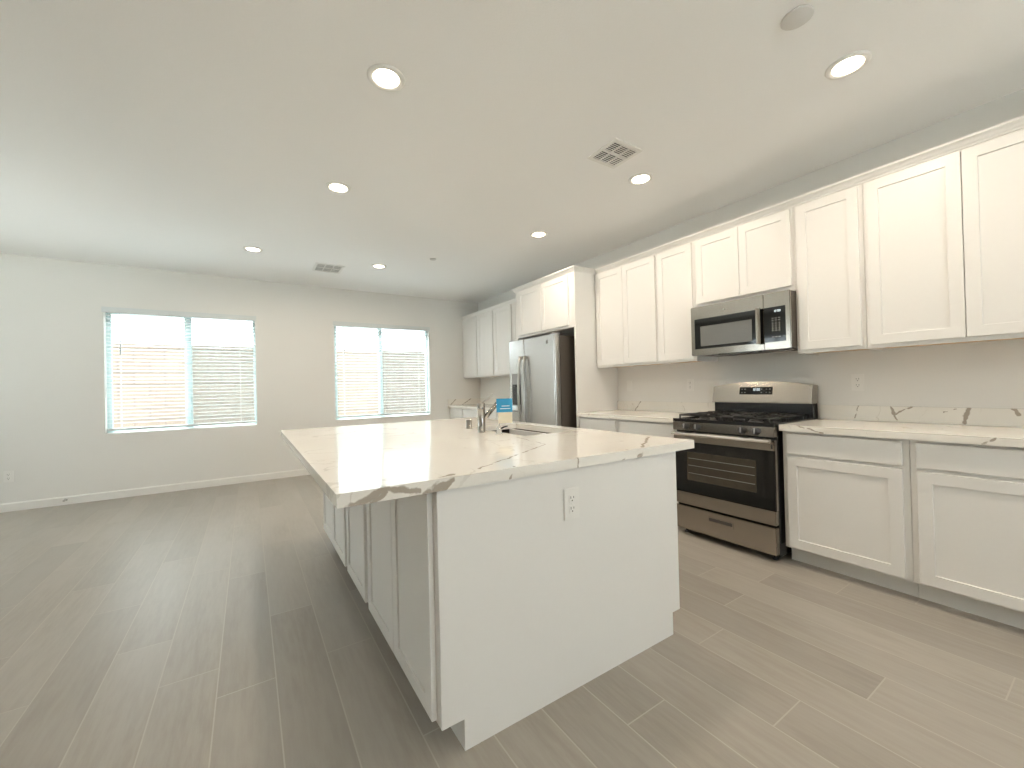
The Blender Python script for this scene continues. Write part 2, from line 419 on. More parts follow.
bm = BM(); box(bm, XL - .4, .4, YB - .4, D + .16, H, H + .25); build('ceiling', bm, 'ceiling', kind='structure')
bm = BM(); grid_solid(bm, [XL - .15, WIN[0][0], WIN[0][1], WIN[1][0], WIN[1][1], .15], [-.2, WZ0, WZ1, H], {(1, 1), (3, 1)}, D, D + .15, 'y')
build('wall_back', bm, 'wall', kind='structure')
bm = BM(); box(bm, 0, .15, YB, D, -.2, H); build('wall_right', bm, 'wall', kind='structure')
bm = BM(); grid_solid(bm, [YB, 3.9, 5.1, D], [-.2, .76, 2.25, H], {(1, 1)}, XL - .15, XL, 'x'); build('wall_left', bm, 'wall', kind='structure')
# unseen side window, added to the left wall for more daylight
bm = BM(); grid_solid(bm, [3.901, 3.94, 4.48, 4.52, 5.06, 5.099], [.761, .80, 2.21, 2.249], {(1, 1), (3, 1)}, XL - .11, XL - .05, 'x')
t_ = thing('window_4', None, None, (XL - .08, 4.5, .76), kind='structure'); part('window_frame', bm, 'vinyl', t_)
for a, b_ in ((3.94, 4.48), (4.52, 5.06)):
    bm = BM(); box(bm, XL - .082, XL - .078, a, b_, .80, 2.21); part('pane', bm, 'glass', t_)
bm = BM(); grid_solid(bm, [XL - .15, -3.2, -1.0, .15], [-.2, .8, 2.15, H], {(1, 1)}, YB - .15, YB, 'y'); build('wall_front', bm, 'wall', kind='structure')
# unseen window added behind the camera to bring in fill daylight
t_ = thing('window_3', None, None, (-2.1, YB - .08, .8), kind='structure')
bm = BM(); grid_solid(bm, [-3.199, -3.16, -2.12, -2.08, -1.04, -1.001], [.801, .85, 2.10, 2.149], {(1, 1), (3, 1)}, YB - .11, YB - .05, 'y'); part('window_frame', bm, 'vinyl', t_)
for a, b_ in ((-3.16, -2.12), (-2.08, -1.04)):
    bm = BM(); box(bm, a, b_, YB - .082, YB - .078, .85, 2.10); part('pane', bm, 'glass', t_)

def baseboard(bm, p0, p1, nrm, h=0.092, t=0.014):
    p0 = Vector(p0); p1 = Vector(p1); n = Vector(nrm)
    prof = [(0, 0), (t, 0), (t, h - .012), (t * .6, h - .003), (t * .4, h), (0, h)]
    A = [bm.verts.new((p0.x + n.x * o, p0.y + n.y * o, z)) for o, z in prof]
    B = [bm.verts.new((p1.x + n.x * o, p1.y + n.y * o, z)) for o, z in prof]
    for i in range(6): bm.faces.new((A[i], A[(i + 1) % 6], B[(i + 1) % 6], B[i]))
    bm.faces.new(A); bm.faces.new(B)
bm = BM(); baseboard(bm, (XL, D), (-.62, D), (0, -1)); build('baseboard_back', bm, 'trim', kind='structure')
bm = BM(); baseboard(bm, (XL, YB), (XL, D - .015), (1, 0)); build('baseboard_left', bm, 'trim', kind='structure')

# windows
for wi, (x0, x1) in enumerate(WIN):
    wn_ = thing('window_%d' % (wi + 1), None, None, ((x0 + x1) / 2, D + .10, WZ0), kind='structure')
    xm = (-4.24, -1.775)[wi]
    bm = BM(); yf0, yf1 = D + .085, D + .145; f = .026
    grid_solid(bm, [x0 + .001, x0 + f, x1 - f, x1 - .001], [WZ0 + .001, WZ0 + f, WZ1 - f, WZ1 - .001], {(1, 1)}, yf0, yf1, 'y')
    part('window_frame', bm, 'vinyl', wn_)
    bm = BM()   # sliding sash on the left, fixed stile in the middle
    grid_solid(bm, [x0 + f, x0 + f + .022, xm - .034, xm + .022], [WZ0 + f, WZ0 + f + .022, WZ1 - f - .022, WZ1 - f], {(1, 1)}, yf0 + .005, yf0 + .03, 'y')
    part('sash', bm, 'vinyl', wn_)
    bm = BM(); box(bm, xm - .005, xm + .038, yf0 + .031, yf0 + .055, WZ0 + f, WZ1 - f, .002); part('mullion', bm, 'vinyl', wn_)
    bm = BM(); box(bm, x0 + f + .022, xm - .034, yf0 + .015, yf0 + .019, WZ0 + f + .022, WZ1 - f - .022); part('pane', bm, 'glass', wn_)
    bm = BM(); box(bm, xm + .038, x1 - f, yf0 + .04, yf0 + .044, WZ0 + f, WZ1 - f); part('pane', bm, 'glass', wn_)
    bm = BM(); v = [bm.verts.new(p) for p in ((xm + .03, yf1 - .004, WZ0 + f), (x1 - f, yf1 - .004, WZ0 + f), (x1 - f, yf1 - .004, WZ1 - f), (xm + .03, yf1 - .004, WZ1 - f))]
    bm.faces.new(v); part('insect_screen', bm, 'screen', wn_)
    bm = BM(); box(bm, x0 + .001, x1 - .001, D - .0, D + .084, WZ0 + .001, WZ0 + .008, .001); part('window_sill', bm, 'trim', wn_)

# blinds
def blind(x0, x1, label, zw):
    r = thing('window_blind', label, 'blind', ((x0 + x1) / 2, D + .035, 0.8), group='white slatted blinds in the far wall windows')
    bm = BM(); box(bm, x0 - .014, x1 + .014, D - .016, D - .004, 2.203, 2.268, .003)
    box(bm, x0 - .014, x0 - .006, D - .004, D + .0, 2.203, 2.268); box(bm, x1 + .006, x1 + .014, D - .004, D + .0, 2.203, 2.268)
    part('valance', bm, 'slat', r)
    bm = BM(); box(bm, x0 + .006, x1 - .006, D + .006, D + .062, 2.205, 2.246, .003); part('headrail', bm, 'slat', r)
    bm = BM(); z = 2.178; n = 0
    while z > 0.845:
        prof = []
        for s in range(7):
            u = -.025 + .05 * s / 6; prof.append((D + .035 + u, z + .0025 * (1 - (u / .025) ** 2) - u * .10))
        poly = prof + [(a, b_ - .0026) for a, b_ in prof[::-1]]
        prism(bm, poly, 'x', x0 + .008, x1 - .008)
        z -= .0445
    part('slats', bm, 'slat', r)
    bm = BM(); box(bm, x0 + .008, x1 - .008, D + .012, D + .058, .802, .826, .004); part('bottom_rail', bm, 'slat', r)
    W_ = x1 - x0
    for fx in (.09, .5, .88):
        for yy in (D + .009, D + .061):
            bm = BM(); tube(bm, [(x0 + W_ * fx, yy, 2.205), (x0 + W_ * fx, yy, .826)], .0011, 6); part('ladder_cord', bm, 'cord', r)
    bm = BM(); tube(bm, [(x0 + .14, D - .001, 2.20), (x0 + .142, D + .002, zw + .18), (x0 + .143, D + .002, zw)], [.002, .004, .0045], 8); part('tilt_wand', bm, 'wand', r)
blind(WIN[0][0], WIN[0][1], 'open white slatted blind on the left window of the far wall', 1.70)
blind(WIN[1][0], WIN[1][1], 'open white slatted blind on the right window, nearer the cabinet corner', 1.76)

# outside
bm = BM(); box(bm, -25, 12, -22, 30, -.40, -.21); build('ground', bm, 'gravel', kind='structure')
bm = BM(); box(bm, -22, 12, 9.2, 9.4, -.21, 2.02); box(bm, -22, 12, 9.185, 9.415, 2.02, 2.09, .004)
o = build('garden_wall', bm, 'block'); o['label'] = 'tan concrete block garden wall outside behind both windows'; o['category'] = 'wall'

# ---------------------------------------------------------------- kitchen run on the right wall
CT = 0.915; CU = 0.875
def wall_cab(y0, y1, doors, label, z0=1.393, zd0=1.416, depth=.32, name='wall_cabinet', grp='white wall cabinets'):
    r = thing(name, label, 'cabinet', (0, (y0 + y1) / 2, z0), grp)
    bm = BM(); x0, x1 = -.001, -depth; z1 = 2.437
    box_rings = [(0, z1), (0, z0), (.018, z0), (.018, z0 + .014)]
    R = []
    for ins, z in box_rings:
        R.append([bm.verts.new(p) for p in ((x1 + ins, y0 + ins, z), (x0 - ins, y0 + ins, z), (x0 - ins, y1 - ins, z), (x1 + ins, y1 - ins, z))])
    for A, B in zip(R, R[1:]):
        for i in range(4): bm.faces.new((A[i], A[(i + 1) % 4], B[(i + 1) % 4], B[i]))
    bm.faces.new(R[0]); bm.faces.new(R[-1])
    part('body', bm, 'cabinet', r)
    bm = BM(); box(bm, x1 + .0185, x0 - .0185, y0 + .0185, y1 - .0185, z0 + .010, z0 + .0135); part('bottom_panel', bm, 'maple', r)
    for a, b_ in doors:
        bm = BM(); shaker(bm, -depth - .0005, -1, a, b_, zd0, 2.424); part('door', bm, 'cabinet', r)
    return r
wall_cab(-.62, .085, [(-.60, -.272), (-.268, .065)], 'white two-door wall cabinet at the right end of the run')
wall_cab(.087, .930, [(.107, .5035), (.5075, .910)], 'widest white two-door wall cabinet, first right of the single-door cabinet beside the microwave')
wall_cab(.932, 1.316, [(.952, 1.297)], 'white single-door wall cabinet immediately right of the microwave')
wall_cab(1.318, 2.086, [(1.337, 1.699), (1.703, 2.067)], 'short white two-door wall cabinet mounted above the microwave', z0=1.845, zd0=1.880)
wall_cab(2.088, 2.475, [(2.108, 2.462)], 'white single-door wall cabinet immediately left of the microwave')
wall_cab(2.477, 3.286, [(2.492, 2.886), (2.890, 3.272)], 'white two-door wall cabinet against the tall panel right of the fridge')
r = thing('fridge_cabinet', 'deep white two-door cabinet directly above the refrigerator', 'cabinet', (0, 3.86, 1.84), 'white wall cabinets')
bm = BM(); box(bm, -.63, -.001, 3.312, 4.404, 1.838, 2.437, .001); part('body', bm, 'cabinet', r)
for a, b_ in ((3.385, 3.862), (3.872, 4.345)):
    bm = BM(); shaker(bm, -.6305, -1, a, b_, 1.866, 2.424); part('door', bm, 'cabinet', r)
bm = BM(); box(bm, -.631, -.001, 3.288, 3.311, 0, 2.437, .001); solo('fridge_side_panel', bm, 'cabinet', 'tall white panel between the refrigerator and the short counter', 'panel')
bm = BM(); box(bm, -.631, -.001, 4.405, 4.428, 0, 2.437, .001); solo('fridge_side_panel', bm, 'cabinet', 'tall white panel on the far side of the refrigerator', 'panel')
FW = .548
far_l = ['first from the far wall', 'second from the far wall', 'third from the far wall', 'beside the tall fridge cabinet']
for i in range(4):
    y1 = 6.625 - i * FW; y0 = y1 - FW + .002
    wall_cab(y0, y1, [(y0 + .028, y1 - (.012 if i == 0 else .028))], 'white single-door wall cabinet left of the fridge, ' + far_l[i], z0=1.385, zd0=1.405)

# crown moulding swept along the cabinet tops
def sweep(bm, path, prof):
    n = len(path); P = [Vector(p) for p in path]; sec = []
    for i in range(n):
        d0 = (P[i] - P[i - 1]).normalized() if i else (P[1] - P[0]).normalized()
        d1 = (P[i + 1] - P[i]).normalized() if i < n - 1 else d0
        n0 = Vector((-d0.y, d0.x)); n1 = Vector((-d1.y, d1.x))
        mt = (n0 + n1).normalized(); k = 1 / max(.3, mt.dot(n0))
        sec.append([bm.verts.new((P[i].x + mt.x * k * o, P[i].y + mt.y * k * o, z)) for o, z in prof])
    m_ = len(prof)
    for A, B in zip(sec, sec[1:]):
        for i in range(m_): bm.faces.new((A[i], A[(i + 1) % m_], B[(i + 1) % m_], B[i]))
    bm.faces.new(sec[0]); bm.faces.new(sec[-1])
bm = BM()
prof = [(-.012, 2.4375), (.003, 2.4375), (.006, 2.447), (.014, 2.452), (.022, 2.463), (.032, 2.471), (.036, 2.474), (.038, 2.486), (-.012, 2.486)]
sweep(bm, [(-.322, -.62), (-.322, 3.287), (-.633, 3.287), (-.633, 4.429), (-.322, 4.429), (-.322, D - .001)], prof)
solo('crown_molding', bm, 'cabinet', 'white crown molding running along the tops of all the wall cabinets', 'molding')

def base_cab(y0, y1, label, grp='white base cabinets on the right wall', dr=None):
    r = thing('base_cabinet', label, 'cabinet', (0, (y0 + y1) / 2, 0), grp)
    bm = BM(); box(bm, -.61, -.001, y0, y1, .105, CU - .001, .0008); part('body', bm, 'cabinet', r)
    bm = BM(); box(bm, -.53, -.001, y0, y1, 0, .105); part('toe_kick', bm, 'toe_paint', r)
    bm = BM(); slabfront(bm, -.6105, -1, y0 + .028, y1 - .028, .728, .858); part('drawer', bm, 'cabinet', r)
    bm = BM(); shaker(bm, -.6105, -1, y0 + .028, y1 - .028, .118, .708); part('door', bm, 'cabinet', r)
base_cab(.684, 1.303, 'white base cabinet with drawer and door, immediately right of the range')
base_cab(.042, .682, 'white base cabinet at the right edge, second from the range')
base_cab(-.60, .040, 'white base cabinet past the right edge, third from the range')
base_cab(2.735, 3.286, 'white base cabinet against the tall fridge side panel, second left of the range')
base_cab(2.084, 2.733, 'white base cabinet immediately left of the range')
for i in range(4):
    y1 = 6.625 - i * FW; y0 = y1 - FW + .002
    base_cab(y0, y1, 'white base cabinet left of the fridge, ' + far_l[i].replace('fridge cabinet', 'fridge panel'), 'white base cabinets left of the fridge')

def slab(y0, y1, label):
    bm = BM(); box(bm, -.654, -.001, y0, y1, CU, CT, .0015); solo('countertop', bm, 'quartz', label, 'countertop')
slab(-.60, 1.306, 'long white veined quartz countertop right of the range')
slab(2.084, 3.286, 'short white veined quartz countertop between fridge panel and range')
slab(4.430, 6.626, 'white veined quartz countertop in the far corner left of the fridge')
for y0, y1, l in ((-.60, 1.304, 'veined quartz backsplash strip right of the range'), (2.084, 3.286, 'veined quartz backsplash strip left of the range'),
                  (4.430, 6.605, 'veined quartz backsplash strip in the far corner behind the counter')):
    bm = BM(); box(bm, -.021, -.001, y0, y1, CT + .0005, 1.018, .001); solo('backsplash', bm, 'quartz', l, 'backsplash')
bm = BM(); box(bm, -.652, -.001, 6.606, 6.6265, CT + .0005, 1.018, .001); solo('backsplash', bm, 'quartz', 'short quartz splash strip against the far wall beside the window', 'backsplash')

# ---------------------------------------------------------------- outlets
def outlet(name, c, nrm, label, kind='duplex', grp=None, wdt=.072, hgt=.118):
    """c on the wall surface, nrm '-x' or '-y'"""
    r = thing(name, label, 'outlet' if kind != 'switch' else 'switch', c, grp)
    def bx(bm, u0, u1, v0, v1, d0, d1, bev=0):
        if nrm == '-x': box(bm, c[0] - d1, c[0] - d0, c[1] + u0, c[1] + u1, c[2] + v0, c[2] + v1, bev)
        else: box(bm, c[0] + u0, c[0] + u1, c[1] - d1, c[1] - d0, c[2] + v0, c[2] + v1, bev)
    bm = BM(); bx(bm, -wdt / 2, wdt / 2, -hgt / 2, hgt / 2, .0005, .0065, .0022); part('plate', bm, 'plastic', r)
    if kind == 'duplex':
        for s in (-1, 1):
            bm = BM(); bx(bm, -.017, .017, s * .021 - .0155, s * .021 + .0155, .0065, .0085, .0008)
            rc = part('receptacle', bm, 'plastic', r)
            bm = BM(); z = s * .021
            bx(bm, -.0085, -.006, z - .001, z + .009, .0085, .0089); bx(bm, .006, .0085, z, z + .008, .0085, .0089); bx(bm, -.0025, .0025, z - .011, z - .006, .0085, .0089)
            part('slots', bm, 'slot', r, rc)
    else:
        bm = BM(); bx(bm, -.017, .017, -.034, .034, .0065, .0085, .0008); part('rocker', bm, 'plastic', r)
    for s in ((-1, 1) if kind != 'duplex' else (0,)):
        bm = BM()
        ax = Vector((-1, 0, 0)) if nrm == '-x' else Vector((0, -1, 0))
        lathe(bm, Vector(c) + Vector((0, 0, s * .05)) + ax * .0066, [(0, 0), (.003, 0), (.0028, .0012), (0, .0014)], ax, 12); part('screw', bm, 'plastic', r)
outlet('wall_outlet', (-2.520, 1.243, .737), '-y', 'white duplex outlet on the end panel of the island', wdt=.080, hgt=.124)
outlet('wall_outlet', (0, 1.078, 1.180), '-x', 'white duplex outlet above the counter right of the range')
outlet('wall_outlet', (0, 2.368, 1.184), '-x', 'white duplex outlet on the wall just left of the range')
outlet('wall_switch', (0, 3.115, 1.186), '-x', 'white rocker switch under the cabinets near the tall fridge panel', kind='switch')
outlet('wall_outlet', (-5.765, D, .375), '-y', 'white duplex outlet low on the far wall at the left edge')
bm = BM(); lathe(bm, (-5.335, D - .0145, .058), [(0, 0), (.014, 0), (.014, .004), (.006, .006), (.006, .055), (.010, .056), (.010, .068), (.008, .07), (0, .07)], Vector((0, -1, 0)), 16)
solo('door_stop', bm, 'chrome_dull', 'small round door stop on the far baseboard at left', 'door stop')

# ---------------------------------------------------------------- gas range
RY0, RY1 = 1.315, 2.075
r = thing('gas_range', 'stainless steel gas range with black cooktop standing between the base cabinets', 'range', (-.35, (RY0 + RY1) / 2, 0))
bm = BM(); box(bm, -.655, -.012, RY0 + .004, RY1 - .004, .035, .900, .002); part('body', bm, 'black', r)
for sx in (-.62, -.06):
    for sy in (RY0 + .05, RY1 - .05):
        bm = BM(); lathe(bm, (sx, sy, 0), [(0, 0), (.018, 0), (.018, .008), (.01, .012), (.01, .036), (0, .036)], 'z', 12); part('foot', bm, 'dark_plastic', r)
bm = BM(); box(bm, -.70, -.657, RY0 + .003, RY1 - .003, .052, .232, .004); dw = part('storage_drawer', bm, 'steel', r)
bm = BM(); box(bm, -.7015, -.6995, 1.60, 1.792, .150, .196, .0008); part('drawer_pull', bm, 'steel', r, dw)
bm = BM(); box(bm, -.7022, -.7016, 1.608, 1.784, .166, .190); part('drawer_pull_shade', bm, 'slot', r, dw)  # flat dark plate painted as the shade inside the pull slot
bm = BM(); box(bm, -.655, -.657, RY0 + .006, RY1 - .006, .04, .825); part('door_gasket', bm, 'black', r)
# oven door
bm = BM(); box(bm, -.695, -.658, RY0 + .003, RY1 - .003, .248, .345, .003); box(bm, -.695, -.658, RY0 + .003, RY1 - .003, .738, .812, .003)
box(bm, -.685, -.658, RY0 + .003, RY1 - .003, .34, .74); od = part('oven_door', bm, 'steel', r)
bm = BM(); box(bm, -.697, -.6852, RY0 + .005, RY1 - .005, .343, .742, .001); part('door_glass', bm, 'glass_black', r, od)
bm = BM(); box(bm, -.6975, -.6971, 1.435, 1.955, .445, .665); part('oven_window', bm, 'oven_window', r, od)
bm = BM()
for z in (.50, .56, .615): box(bm, -.6979, -.6976, 1.445, 1.945, z, z + .002)
part('rack_lines', bm, 'mark', r, od)
bm = BM(); box(bm, -.6965, -.6952, RY0 + .014, RY0 + .024, .755, .785); part('badge', bm, 'dark_plastic', r, od)
# handle : broad flattened bar on two stand-offs
bm = BM()
hp = [(-.750, .806), (-.744, .797), (-.728, .794), (-.714, .798), (-.710, .808), (-.714, .818), (-.728, .822), (-.744, .817)]
prism(bm, hp, 'y', RY0 + .012, RY1 - .012, .002)
for yy in (RY0 + .05, RY1 - .05): box(bm, -.716, -.694, yy - .018, yy + .018, .794, .812, .003)
part('handle', bm, 'chrome', r, od)
# control panel
bm = BM(); prism(bm, [(-.700, .832), (-.655, .832), (-.655, .898), (-.698, .898)], 'y', RY0 + .003, RY1 - .003, .002); cp = part('control_panel', bm, 'steel', r)
knax = Vector((-1, 0, .15)).normalized()
for ky in (1.955, 1.858, 1.517, 1.425):
    bm = BM(); kc = Vector((-.6945, ky, .865))
    lathe(bm, kc, [(0, 0), (.026, 0), (.026, .006), (.0215, .008), (.020, .030), (.017, .034), (0, .034)], knax, 24)
    kb = part('knob', bm, 'dark_plastic', r)
    bm = BM(); t = bmesh.new(); bmesh.ops.create_cube(t, size=1)
    for v in t.verts: v.co = kc + Vector((v.co.x * .010 - .036, v.co.y * .008, v.co.z * .036 + .005))
    merge(bm, t); part('knob_grip', bm, 'grey_plastic', r, kb)
# cooktop
bm = BM(); grid_solid(bm, [-.695, -.672, -.125, -.10], [RY0 + .001, RY0 + .03, RY1 - .03, RY1 - .001], {(1, 1)}, .900, .922, 'z')
box(bm, -.674, -.123, RY0 + .028, RY1 - .028, .900, .908); part('cooktop', bm, 'black', r)
for bx_, by_, rb in ((-.55, 1.50, .050), (-.27, 1.50, .038), (-.55, 1.89, .044), (-.27, 1.89, .038), (-.41, 1.695, .040)):
    bm = BM(); lathe(bm, (bx_, by_, .908), [(0, 0), (rb, 0), (rb, .010), (rb * .8, .013), (rb * .8, .018), (0, .018)], 'z', 24)
    bb = part('burner', bm, 'dark_plastic', r)
    bm = BM(); lathe(bm, (bx_, by_, .926), [(0, 0), (rb * .78, 0), (rb * .8, .004), (rb * .7, .008), (0, .009)], 'z', 24); part('burner_cap', bm, 'iron', r, bb)
def grate(y0, y1):
    bm = BM(); zt = .953; rr_ = .0065; x0, x1 = -.665, -.135; ym = (y0 + y1) / 2
    tube(bm, [(x0, y0, zt - .004), (x0, y1, zt - .004), (x1, y1, zt - .004), (x1, y0, zt - .004), (x0, y0, zt - .004)], rr_, 8)
    for yy in (y0 + (y1 - y0) * k for k in (.25, .5, .75)):
        for xa, xb_, pk in ((x0, -.485, 1), (-.335, x1, 1), (-.345, -.475, 0)):
            tube(bm, [(xa, yy, zt - .004), (xa + (xb_ - xa) * .12, yy, zt + .004), (xa + (xb_ - xa) * .88, yy, zt + .004), (xb_, yy, zt - .002)], rr_ * .9, 8)
    for xx in (-.55, -.41, -.27): tube(bm, [(xx, y0, zt), (xx, y0 + .1, zt + .004)], rr_ * .9, 8); tube(bm, [(xx, y1, zt), (xx, y1 - .1, zt + .004)], rr_ * .9, 8)
    for xx in (x0, -.40, x1):
        for yy in (y0, y1): tube(bm, [(xx, yy, zt), (xx, yy, .917)], rr_, 8)
    # raised handle loops on the near edge
    tube(bm, [(x0, ym - .08, zt - .006), (x0 - .008, ym - .06, zt + .006), (x0 - .008, ym + .06, zt + .006), (x0, ym + .08, zt - .006)], rr_, 8)
    part('grate', bm, 'iron', r)
grate(RY0 + .045, 1.688); grate(1.702, RY1 - .045)
# backguard
bm = BM(); box(bm, -.10, -.012, RY0 + .004, RY1 - .004, .900, 1.035, .003); part('backguard_base', bm, 'black', r)
bm = BM(); ym = (RY0 + RY1) / 2; hw = .380
arc = []
for k in range(17):
    u = -1 + 2 * k / 16; arc.append((ym + u * hw, 1.166 + .036 * (1 - abs(u) ** 2.2)))
A = []; poly = [(ym - hw, 1.030), *arc, (ym + hw, 1.030)]
t = bmesh.new()
Fr = [t.verts.new((-.135 + (z - 1.03) * .22, y, z)) for y, z in poly]; Bk = [t.verts.new((-.010, y, z)) for y, z in poly]
t.faces.new(Fr); t.faces.new(Bk[::-1])
for i in range(len(poly)): t.faces.new((Fr[i], Fr[(i + 1) % len(poly)], Bk[(i + 1) % len(poly)], Bk[i]))
bmesh.ops.bevel(t, geom=[e for e in t.edges if all(v in Fr for v in e.verts)], offset=.006, segments=3, affect='EDGES')
merge(bm, t); part('backguard', bm, 'steel', r)
def tilt_box(y0, y1, z0, z1, d0, d1):
    bm_ = BM(); vs = []
    for d in (d0, d1):
        for y, z in ((y0, z0), (y1, z0), (y1, z1), (y0, z1)): vs.append(bm_.verts.new((-.135 + (z - 1.03) * .22 - d, y, z)))
    for f in ((0, 1, 2, 3), (7, 6, 5, 4), (0, 1, 5, 4), (1, 2, 6, 5), (2, 3, 7, 6), (3, 0, 4, 7)): bm_.faces.new([vs[i] for i in f])
    return bm_
dsp = part('clock_display', tilt_box(1.583, 1.840, 1.098, 1.158, .0, .0016), 'glass_black', r)
def seg_digits(mk, y0, z0, w_, h_, gap, txt):
    """seven segment figures; y decreases to the right as seen from the room"""
    S = {'0': 'abcdef', '1': 'bc', '2': 'abged', '8': 'abcdefg'}; bm_ = BM(); t_ = h_ * .13; y = y0
    for ch in txt:
        if ch == ':':
            mk(bm_, y - t_, y, z0 + h_ * .25, z0 + h_ * .25 + t_); mk(bm_, y - t_, y, z0 + h_ * .65, z0 + h_ * .65 + t_); y -= gap + t_; continue
        for s in S[ch]:
            q = {'a': (0, w_, h_ - t_, h_), 'd': (0, w_, 0, t_), 'g': (0, w_, h_ / 2 - t_ / 2, h_ / 2 + t_ / 2), 'f': (0, t_, h_ / 2, h_), 'e': (0, t_, 0, h_ / 2),
                 'b': (w_ - t_, w_, h_ / 2, h_), 'c': (w_ - t_, w_, 0, h_ / 2)}[s]
            mk(bm_, y - q[1], y - q[0], z0 + q[2], z0 + q[3])
        y -= w_ + gap
    return bm_
def mk_r(bm_, a, b_, c, d):
    t_ = tilt_box(a, b_, c, d, .0018, .0024); merge(bm_, t_)
part('digits', seg_digits(mk_r, 1.737, 1.128, .010, .019, .004, '12:00'), 'display', r, dsp)
bm = BM()
for ky in (1.82, 1.795, 1.665, 1.628, 1.603):
    for kz in (1.112, 1.138): mk_r(bm, ky - .005, ky + .005, kz, kz + .005)
part('touch_marks', bm, 'mark', r, dsp)

# ---------------------------------------------------------------- over-range microwave
MY0, MY1 = 1.320, 2.082; MF = -.405
r = thing('microwave', 'stainless over-the-range microwave mounted under the short wall cabinet', 'microwave', (-.2, (MY0 + MY1) / 2, 1.43))
bm = BM(); box(bm, -.385, -.002, MY0 + .002, MY1 - .002, 1.436, 1.840, .002); part('housing', bm, 'fridge_side', r)
bm = BM(); box(bm, MF, -.3855, 1.496, MY1, 1.434, 1.842, .004)
mdoor = part('door', bm, 'steel', r)
bm = BM(); box(bm, MF, -.3855, MY0, 1.4945, 1.434, 1.842, .004); mcp = part('control_panel', bm, 'steel', r)
bm = BM(); box(bm, MF - .0025, MF - .0002, 1.499, MY1 - .035, 1.486, 1.738, .001); part('door_glass', bm, 'glass_black', r, mdoor)
bm = BM(); box(bm, MF - .0032, MF - .0026, 1.580, 1.995, 1.508, 1.672); part('door_window', bm, 'micro_window', r, mdoor)
bm = BM(); box(bm, MF - .0025, MF - .0002, 1.352, 1.4935, 1.486, 1.738, .001); kp = part('keypad', bm, 'glass_black', r, mcp)
def mk_m(bm_, a, b_, c, d): box(bm_, MF - .0034, MF - .0027, a, b_, c, d)
part('digits', seg_digits(mk_m, 1.428, 1.700, .008, .014, .003, '12:00'), 'display', r, mcp)
bm = BM()
for i in range(3):
    for j in range(4): box(bm, MF - .0033, MF - .0027, 1.400 + i * .022 - .012, 1.400 + i * .022 - .004, 1.565 + j * .017, 1.571 + j * .017)
part('number_marks', bm, 'mark', r, mcp)
bm = BM()
for i in range(3):
    for z in (1.520, 1.655, 1.640): box(bm, MF - .0033, MF - .0027, 1.400 + i * .022 - .015, 1.400 + i * .022 - .002, z, z + .003)
part('function_marks', bm, 'mark', r, mcp)
bm = BM(); prism(bm, [(MF - .034, 1.507), (MF - .040, 1.523), (MF - .034, 1.539), (MF - .022, 1.541), (MF - .022, 1.505)], 'z', 1.478, 1.742, .002)
box(bm, MF - .024, MF - .002, 1.512, 1.534, 1.492, 1.512, .002); box(bm, MF - .024, MF - .002, 1.512, 1.534, 1.708, 1.728, .002)
part('handle', bm, 'steel', r, mdoor)
bm = BM(); lathe(bm, (MF - .0002, 1.79, 1.786), [(0, 0), (.010, 0), (.010, .001), (0, .001)], Vector((-1, 0, 0)), 24); part('badge', bm, 'chrome_dull', r, mdoor)
bm = BM(); box(bm, -.383, -.31, 1.56, 1.86, 1.4285, 1.4355, .001); part('vent_grille', bm, 'black', r)
bm = BM(); box(bm, -.25, -.18, 1.40, 1.52, 1.431, 1.4355); box(bm, -.25, -.18, 1.88, 2.0, 1.431, 1.4355); part('task_light_lens', bm, 'grey_plastic', r)

# ---------------------------------------------------------------- refrigerator
FY0, FY1 = 3.452, 4.372; FX = -.800; FS = 4.028
r = thing('refrigerator', 'stainless steel side-by-side refrigerator with ice dispenser in the tall cabinet surround', 'refrigerator', (-.4, (FY0 + FY1) / 2, 0))
bm = BM(); box(bm, -.715, -.03, FY0 + .006, FY1 - .006, .02, 1.765, .006); part('body', bm, 'fridge_side', r)
bm = BM(); box(bm, -.74, -.716, FY0 + .02, FY1 - .02, .015, .085, .002); part('kick_grille', bm, 'dark_plastic', r)
for sx in (-.68, -.08):
    for sy in (FY0 + .06, FY1 - .06):
        bm = BM(); lathe(bm, (sx, sy, 0), [(0, 0), (.02, 0), (.02, .02), (0, .02)], 'z', 12); part('foot', bm, 'dark_plastic', r)
def fdoor(y0, y1):
    bm = BM(); c = .022; poly = [(-.722, y0), (-.722, y1)]
    for k in range(7):
        a = math.pi / 2 * k / 6; poly.append((FX + c - c * math.sin(a), y1 - c + c * math.cos(a)))
    for k in range(7):
        a = math.pi / 2 * k / 6; poly.append((FX + c - c * math.cos(a), y0 + c - c * math.sin(a)))
    prism(bm, poly, 'z', .09, 1.775); return bm
d1 = part('fridge_door', fdoor(FY0, FS - .004), 'steel_v', r)
# freezer door; the dispenser recess is a flat black panel
bm = fdoor(FS + .004, FY1); d2 = part('freezer_door', bm, 'steel_v', r)
bm = BM(); box(bm, FX - .006, FX - .0005, 4.098, 4.302, .900, 1.370, .003); disp = part('dispenser', bm, 'grey_plastic', r, d2)
bm = BM(); box(bm, FX - .0075, FX - .0062, 4.110, 4.290, .985, 1.235); part('dispenser_recess', bm, 'black', r, d2)
bm = BM(); box(bm, FX - .009, FX - .0062, 4.110, 4.290, 1.245, 1.355, .001); part('dispenser_control', bm, 'grey_plastic', r, d2)
bm = BM(); box(bm, FX - .022, FX - .0062, 4.105, 4.295, .915, .975, .003); part('dispenser_tray', bm, 'chrome', r, d2)
bm = BM(); box(bm, FX - .018, FX - .0078, 4.18, 4.22, 1.12, 1.20, .002); part('dispenser_paddle', bm, 'dark_plastic', r, d2)
